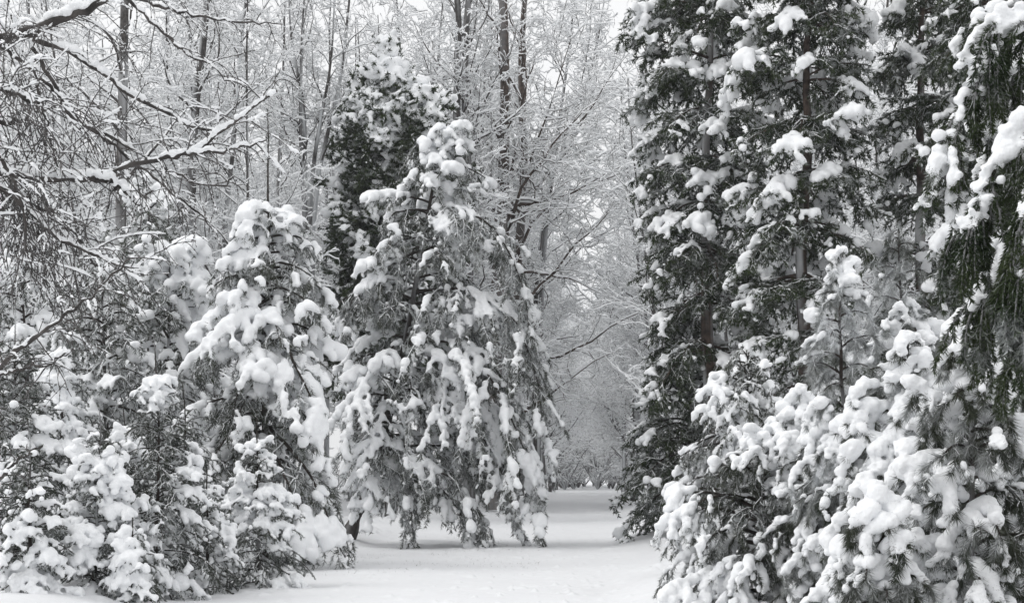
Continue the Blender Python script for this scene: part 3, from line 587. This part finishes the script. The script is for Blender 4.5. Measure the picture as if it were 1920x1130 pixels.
# ------------------------------------------------------------------ foreground: hanging branches at the upper left
def near_branches():
    Yt = 7.0; base = np.array([-3.5, Yt, 0.]); base[2] = gz(base[0], base[1]) - .05
    root = thing('overhanging_tree', 'bare tree at the left whose dark knobbly branches hang into the upper corner', 'tree', base)
    rng = np.random.default_rng(77)
    tk = grow(base[None], np.array([[.02, 0, 1.]]), [9.], 14, .05, .1, rng)
    g = Geo(); v, q = tubes(tk, taper(1, 14, .17, .05), 12); g.add(v, q); obj('trunk', g.mesh('trunk', M_BROWN, origin=base, attr=True), root)
    def T(z): return [base[0], base[1], z]
    def Pp(Y, pts): return [at(p[0], p[1], Y + (p[2] if len(p) > 2 else 0)) for p in pts]
    limbs = [  # (points, radius start, end, snow radius, twig spacing, twig length)
        ([T(3.3)] + Pp(6.6, [(-60, 88), (0, 76), (60, 60), (115, 38), (160, 18), (215, -4), (300, -60)]), .034, .012, .034, .10, .5),
        (Pp(6.6, [(62, 74), (125, 95), (165, 118), (200, 145), (240, 176), (300, 205, .1), (350, 232, .2), (410, 247, .3), (445, 222, .4), (500, 180, .5)]), .012, .004, .020, .09, .38),
        ([T(2.6)] + Pp(6.0, [(-80, 300), (0, 322), (60, 340), (120, 338), (165, 334), (215, 322), (262, 308), (300, 300), (345, 288), (395, 264), (430, 238), (480, 196), (520, 170)]), .015, .004, .023, .09, .42),
        (Pp(6.0, [(160, 334), (205, 340), (235, 358), (262, 385)]), .012, .005, .024, .08, .2),
        (Pp(6.0, [(300, 298), (360, 288), (420, 285), (450, 276), (500, 262)]), .007, .003, .014, .09, .25),
        (Pp(7.2, [(232, -10), (270, 28), (330, 85), (355, 105), (400, 124), (440, 160)]), .008, .003, .010, .12, .3),
        (Pp(7.2, [(215, -20), (290, 12), (340, 24), (400, 36), (455, 42), (530, 46)]), .008, .003, .010, .12, .25),
        ([T(3.0)] + Pp(5.6, [(-80, 150), (0, 168), (40, 182), (75, 195)]), .018, .006, .018, .09, .5),
        ([T(2.9)] + Pp(6.3, [(-60, 245), (0, 230), (30, 228), (70, 212), (110, 196)]), .014, .005, .016, .08, .4),
        (Pp(6.4, [(60, 90), (95, 150), (120, 200), (160, 242), (200, 252), (235, 268), (290, 308), (350, 336), (412, 355), (440, 330)]), .010, .003, .010, .09, .4),
        ([T(2.4)] + Pp(5.8, [(-60, 330), (0, 352), (48, 388), (85, 432), (125, 456), (200, 486), (260, 502)]), .014, .004, .012, .07, .38),
        ([T(2.3)] + Pp(6.2, [(-60, 400), (0, 395), (40, 370), (90, 400), (150, 440), (180, 500)]), .012, .004, .012, .07, .4),
        ([T(1.9)] + Pp(5.4, [(-70, 740), (0, 692), (60, 640), (110, 600), (155, 566), (205, 520), (250, 480)]), .011, .003, .007, .12, .25),
        (Pp(5.4, [(-30, 706), (30, 698), (90, 682), (140, 655)]), .006, .002, .006, .1, .2),
        (Pp(5.4, [(-30, 920), (10, 888), (35, 858), (80, 836)]), .007, .003, .008, .1, .15),
        ([T(3.1)] + Pp(6.0, [(-60, 60), (20, 100), (60, 130), (78, 190), (95, 260), (110, 330)]), .012, .003, .010, .075, .5),
        ([T(2.8)] + Pp(5.7, [(-60, 280), (0, 300), (30, 340), (45, 420), (60, 520)]), .012, .003, .009, .075, .45),
        ([T(2.8)] + Pp(6.1, [(-60, 300), (20, 310), (50, 350), (75, 430), (90, 540)]), .012, .003, .009, .075, .45),
        (Pp(6.3, [(70, 140), (110, 180), (150, 230), (200, 260), (240, 300), (300, 340), (370, 400), (400, 430)]), .009, .003, .009, .09, .35),
    ]
    for k, (pts, r0, r1, sr, sp, tl) in enumerate(limbs):
        P = pl(pts, 26)[None]; P[:, 1:-1] += rng.normal(0, .006, P[:, 1:-1].shape)
        B = Geo(); v, q = tubes(P, taper(1, 26, r0, r1) * (1 + .15 * rng.normal(size=(1, 26))), 8); B.add(v, q)
        vis = P
        S2, i2, t2 = spawn(vis, sp, .1, 1, 60, 18, lambda t, l: tl * (1.1 - .5 * t), 9, .35, -.9, rng, .3)
        S3, i3, t3 = spawn(S2, .075, .2, 1, 45, 15, lambda t, l: .45 * l * (1.1 - .6 * t) + .03, 6, .35, -.7, rng, .3)
        V, T_, n = [], [], 0
        for Q, ra, rb, m in ((S2, .0030, .0014, 5), (S3, .0019, .0009, 4)):
            if Q is S2: ra = min(ra, r0 * .6)
            R = taper(len(Q), Q.shape[1], ra, rb); v, q = tubes(Q, R, m); B.add(v, q, a=.05)
            # buds: short knobs along the twigs
            L = plen(Q); nb_ = np.maximum(1, (L / .035).astype(int)); ix = np.repeat(np.arange(len(Q)), nb_); p, tt = samp(Q, ix, rng.random(len(ix)))
            v, t = balls(p, rng.uniform(.0024, .0042, len(p)), rng, 1.0); B.add(v, t=t)
        o = obj('limb', B.mesh('limb', M_BARK, origin=base, attr=True), root)
        # snow lying on top
        C, R = [], []
        for Q, s_, prob in ((P, sr, 1.0), (S2, .0065, .7), (S3, .0052, .55)):
            L = plen(Q); nn = np.maximum(2, (L / (s_ * .5)).astype(int)); ix = np.repeat(np.arange(len(Q)), nn); t = rng.random(len(ix)); p, tt = samp(Q, ix, t)
            ld = vnoise(p * (5 if Q is P else 12), 60 + k); hz = 1 - np.abs(tt[:, 2]) ** 2
            s_ = s_ * (1 - .6 * t) if Q is P else s_; e = np.clip((ld - (.2 if Q is P else .42)) / .35, 0, 1) * np.clip(hz * 1.3, 0, 1); keep = (e > .08) & (rng.random(len(e)) < prob)
            r = s_ * (.45 + .75 * e) * rng.uniform(.8, 1.15, len(e)); base_r = (r0 * (1 - t) + r1 * t) if Q is P else .002
            c = p + UP * (base_r * .8 + r * .55)[:, None] + rng.normal(0, .12, p.shape) * r[:, None]
            C.append(c[keep]); R.append(r[keep])
        C = np.concatenate(C); R = np.concatenate(R); v, t = balls(C, R, rng, .9); g = remesh(v, t, .0045, k, .3)
        if g.n: obj('snow_cover', g.mesh('snow_cover', M_SNOW, origin=base), o)
near_branches()

# ------------------------------------------------------------------ foreground: hanging fronds at the upper right
def near_fronds():
    base = np.array([3.3, 7.6, 0.]); base[2] = gz(3.3, 7.6) - .05
    root = thing('drooping_conifer', 'dark conifer at the upper right with long hanging fronds under snow-topped boughs', 'conifer', base)
    rng = np.random.default_rng(88)
    tk = grow(base[None], np.array([[-.01, 0, 1.]]), [9.], 14, .05, .1, rng)
    g = Geo(); v, q = tubes(tk, taper(1, 14, .16, .05), 12); g.add(v, q); obj('trunk', g.mesh('trunk', M_BROWN, origin=base, attr=True), root)
    def T(z): return [base[0], base[1], z]
    def Pp(Y, pts): return [at(p[0] + 28, p[1], Y + (p[2] if len(p) > 2 else 0)) for p in pts]
    st = dict(BASE); st.update(sr=.036, sth=.56, sf=4.5, s0=.0, voxel=.009, nl=.032, nw=.008, nd=650, sp2=.06, l2=.0, l2m=.35, a2=55, tr2=-3.2, planar=.25, sp3=.06, l3=.10, a3=40, tr3=-1.6, frost=-.05, nmat='dark', r0=.014, wb=.15, ts=.004, tth=.36)
    mains = [
        [T(4.3)] + Pp(6.6, [(2000, 30), (1920, 50), (1870, 34), (1830, 52), (1812, 110), (1785, 190), (1762, 260), (1735, 330)]),
        [T(4.1)] + Pp(6.9, [(2000, 60), (1900, 100), (1850, 140), (1838, 230), (1808, 330), (1782, 400), (1770, 450)]),
        [T(3.8)] + Pp(6.3, [(2010, 170), (1930, 195), (1880, 250), (1845, 300), (1815, 370), (1790, 430)]),
        [T(3.2)] + Pp(6.5, [(2010, 370), (1930, 430), (1885, 480), (1850, 520), (1815, 550), (1800, 575)]),
        [T(3.6)] + Pp(6.0, [(2010, 260), (1950, 300), (1910, 380), (1890, 470), (1880, 560)]),
        [T(4.2)] + Pp(7.3, [(2000, 100), (1940, 130), (1890, 200), (1870, 300), (1860, 400)]),
        [T(3.4)] + Pp(7.2, [(2010, 330), (1930, 350), (1870, 420), (1840, 500)]),
        [T(4.5)] + Pp(7.0, [(2000, -40), (1930, -20), (1880, 10), (1830, 30), (1800, 60)]),
        [T(3.0)] + Pp(6.0, [(2010, 480), (1960, 500), (1920, 560), (1900, 640)]),
    ]
    for k, m in enumerate(mains):
        m = pl(m, 18); b, lf, lm = Geo(), Geo(), []
        ts = []; dress(m, st, rng, 500 + k, b, lf, lm, ts)
        # thick snow roll along the bough itself
        P = m[None]; n = int(plen(P)[0] / .018); t = rng.uniform(.25, 1, n); p, tt = samp(P, np.zeros(n, int), t); e = np.clip((vnoise(p * 3.5, 700 + k) - .12) / .4, 0, 1)
        r = .031 * (.35 + .8 * e) * (1 - .35 * t) * rng.uniform(.8, 1.2, n); c = p + UP * (r * .5)[:, None] + rng.normal(0, .02, p.shape); kp = e > .05
        lm.append(balls(c[kp], r[kp], rng, .9))
        bo = obj('bough', b.mesh('bough', M_PINEBARK, origin=base, attr=True), root)
        obj('needles', lf.mesh('needles', M_DARK, smooth=False, origin=base, attr=True), bo)
        V, T_ = cat_lumps(lm); g = remesh(V, T_, st['voxel'], 500 + k)
        for v, q in ts: g.add(v, q)
        if g.n: obj('snow_load', g.mesh('snow_load', M_SNOW, origin=base), bo)
near_fronds()

# ------------------------------------------------------------------ litter and grass tips showing through thin snow
def grass():
    rng = np.random.default_rng(5); n = 4000
    cx = rng.uniform(560, 1010, n); cy = rng.uniform(985, 1075, n); Yg = CAMH * F / (cy - HOR); x = (cx - 960) * Yg / F; y = Yg + rng.uniform(-.8, .8, n)
    p = np.stack([x, y, 0 * x], -1); k = (vnoise(p * 1.1, 31) * .6 + vnoise(p * 4., 32) * .4) > .50
    k &= np.abs(cy - (1045 + 12 * np.sin(cx / 90))) < 30 + 14 * rng.random(n); x, y = x[k], y[k]
    z = ground_z(x, y); g = Geo(); m = len(x); b = np.stack([x, y, z - .01], -1)
    d = nrm(np.stack([rng.normal(0, 1, m), rng.normal(0, 1, m), rng.uniform(.1, .8, m)], -1)); l = rng.uniform(.02, .09, m)[:, None]; wv = nrm(np.cross(d, rng.normal(size=(m, 3)))) * .003
    g.add(np.stack([b - wv, b + wv, b + d * l], 1), t=np.arange(m * 3).reshape(-1, 3), a=.1)
    mt = needle_mat('dead_grass', (.08, .075, .06), (.14, .125, .10))
    o = obj('grass', g.mesh('grass', mt, smooth=False, attr=True)); o['kind'] = 'stuff'; o['label'] = 'dead grass tips and fallen needles showing through thin snow under the leaning pine'
    o['category'] = 'grass'
grass()
# ------------------------------------------------------------------ haze
def haze():
    bpy.ops.mesh.primitive_cube_add(size=1, location=(0, 120, 15)); o = bpy.context.object; o.name = 'haze'; o.data.name = 'haze'
    o.scale = (700, 460, 38); o['kind'] = 'stuff'; o['label'] = 'thin grey winter haze filling the forest'; o['category'] = 'haze'
    m = bpy.data.materials.new('haze'); m.use_nodes = True; n = m.node_tree; n.nodes.clear(); out = n.nodes.new('ShaderNodeOutputMaterial')
    v = n.nodes.new('ShaderNodeVolumePrincipled'); v.inputs['Color'].default_value = (.9, .92, .95, 1); v.inputs['Density'].default_value = .0006; v.inputs['Anisotropy'].default_value = 0
    n.links.new(v.outputs[0], out.inputs['Volume']); o.data.materials.append(m)
haze()
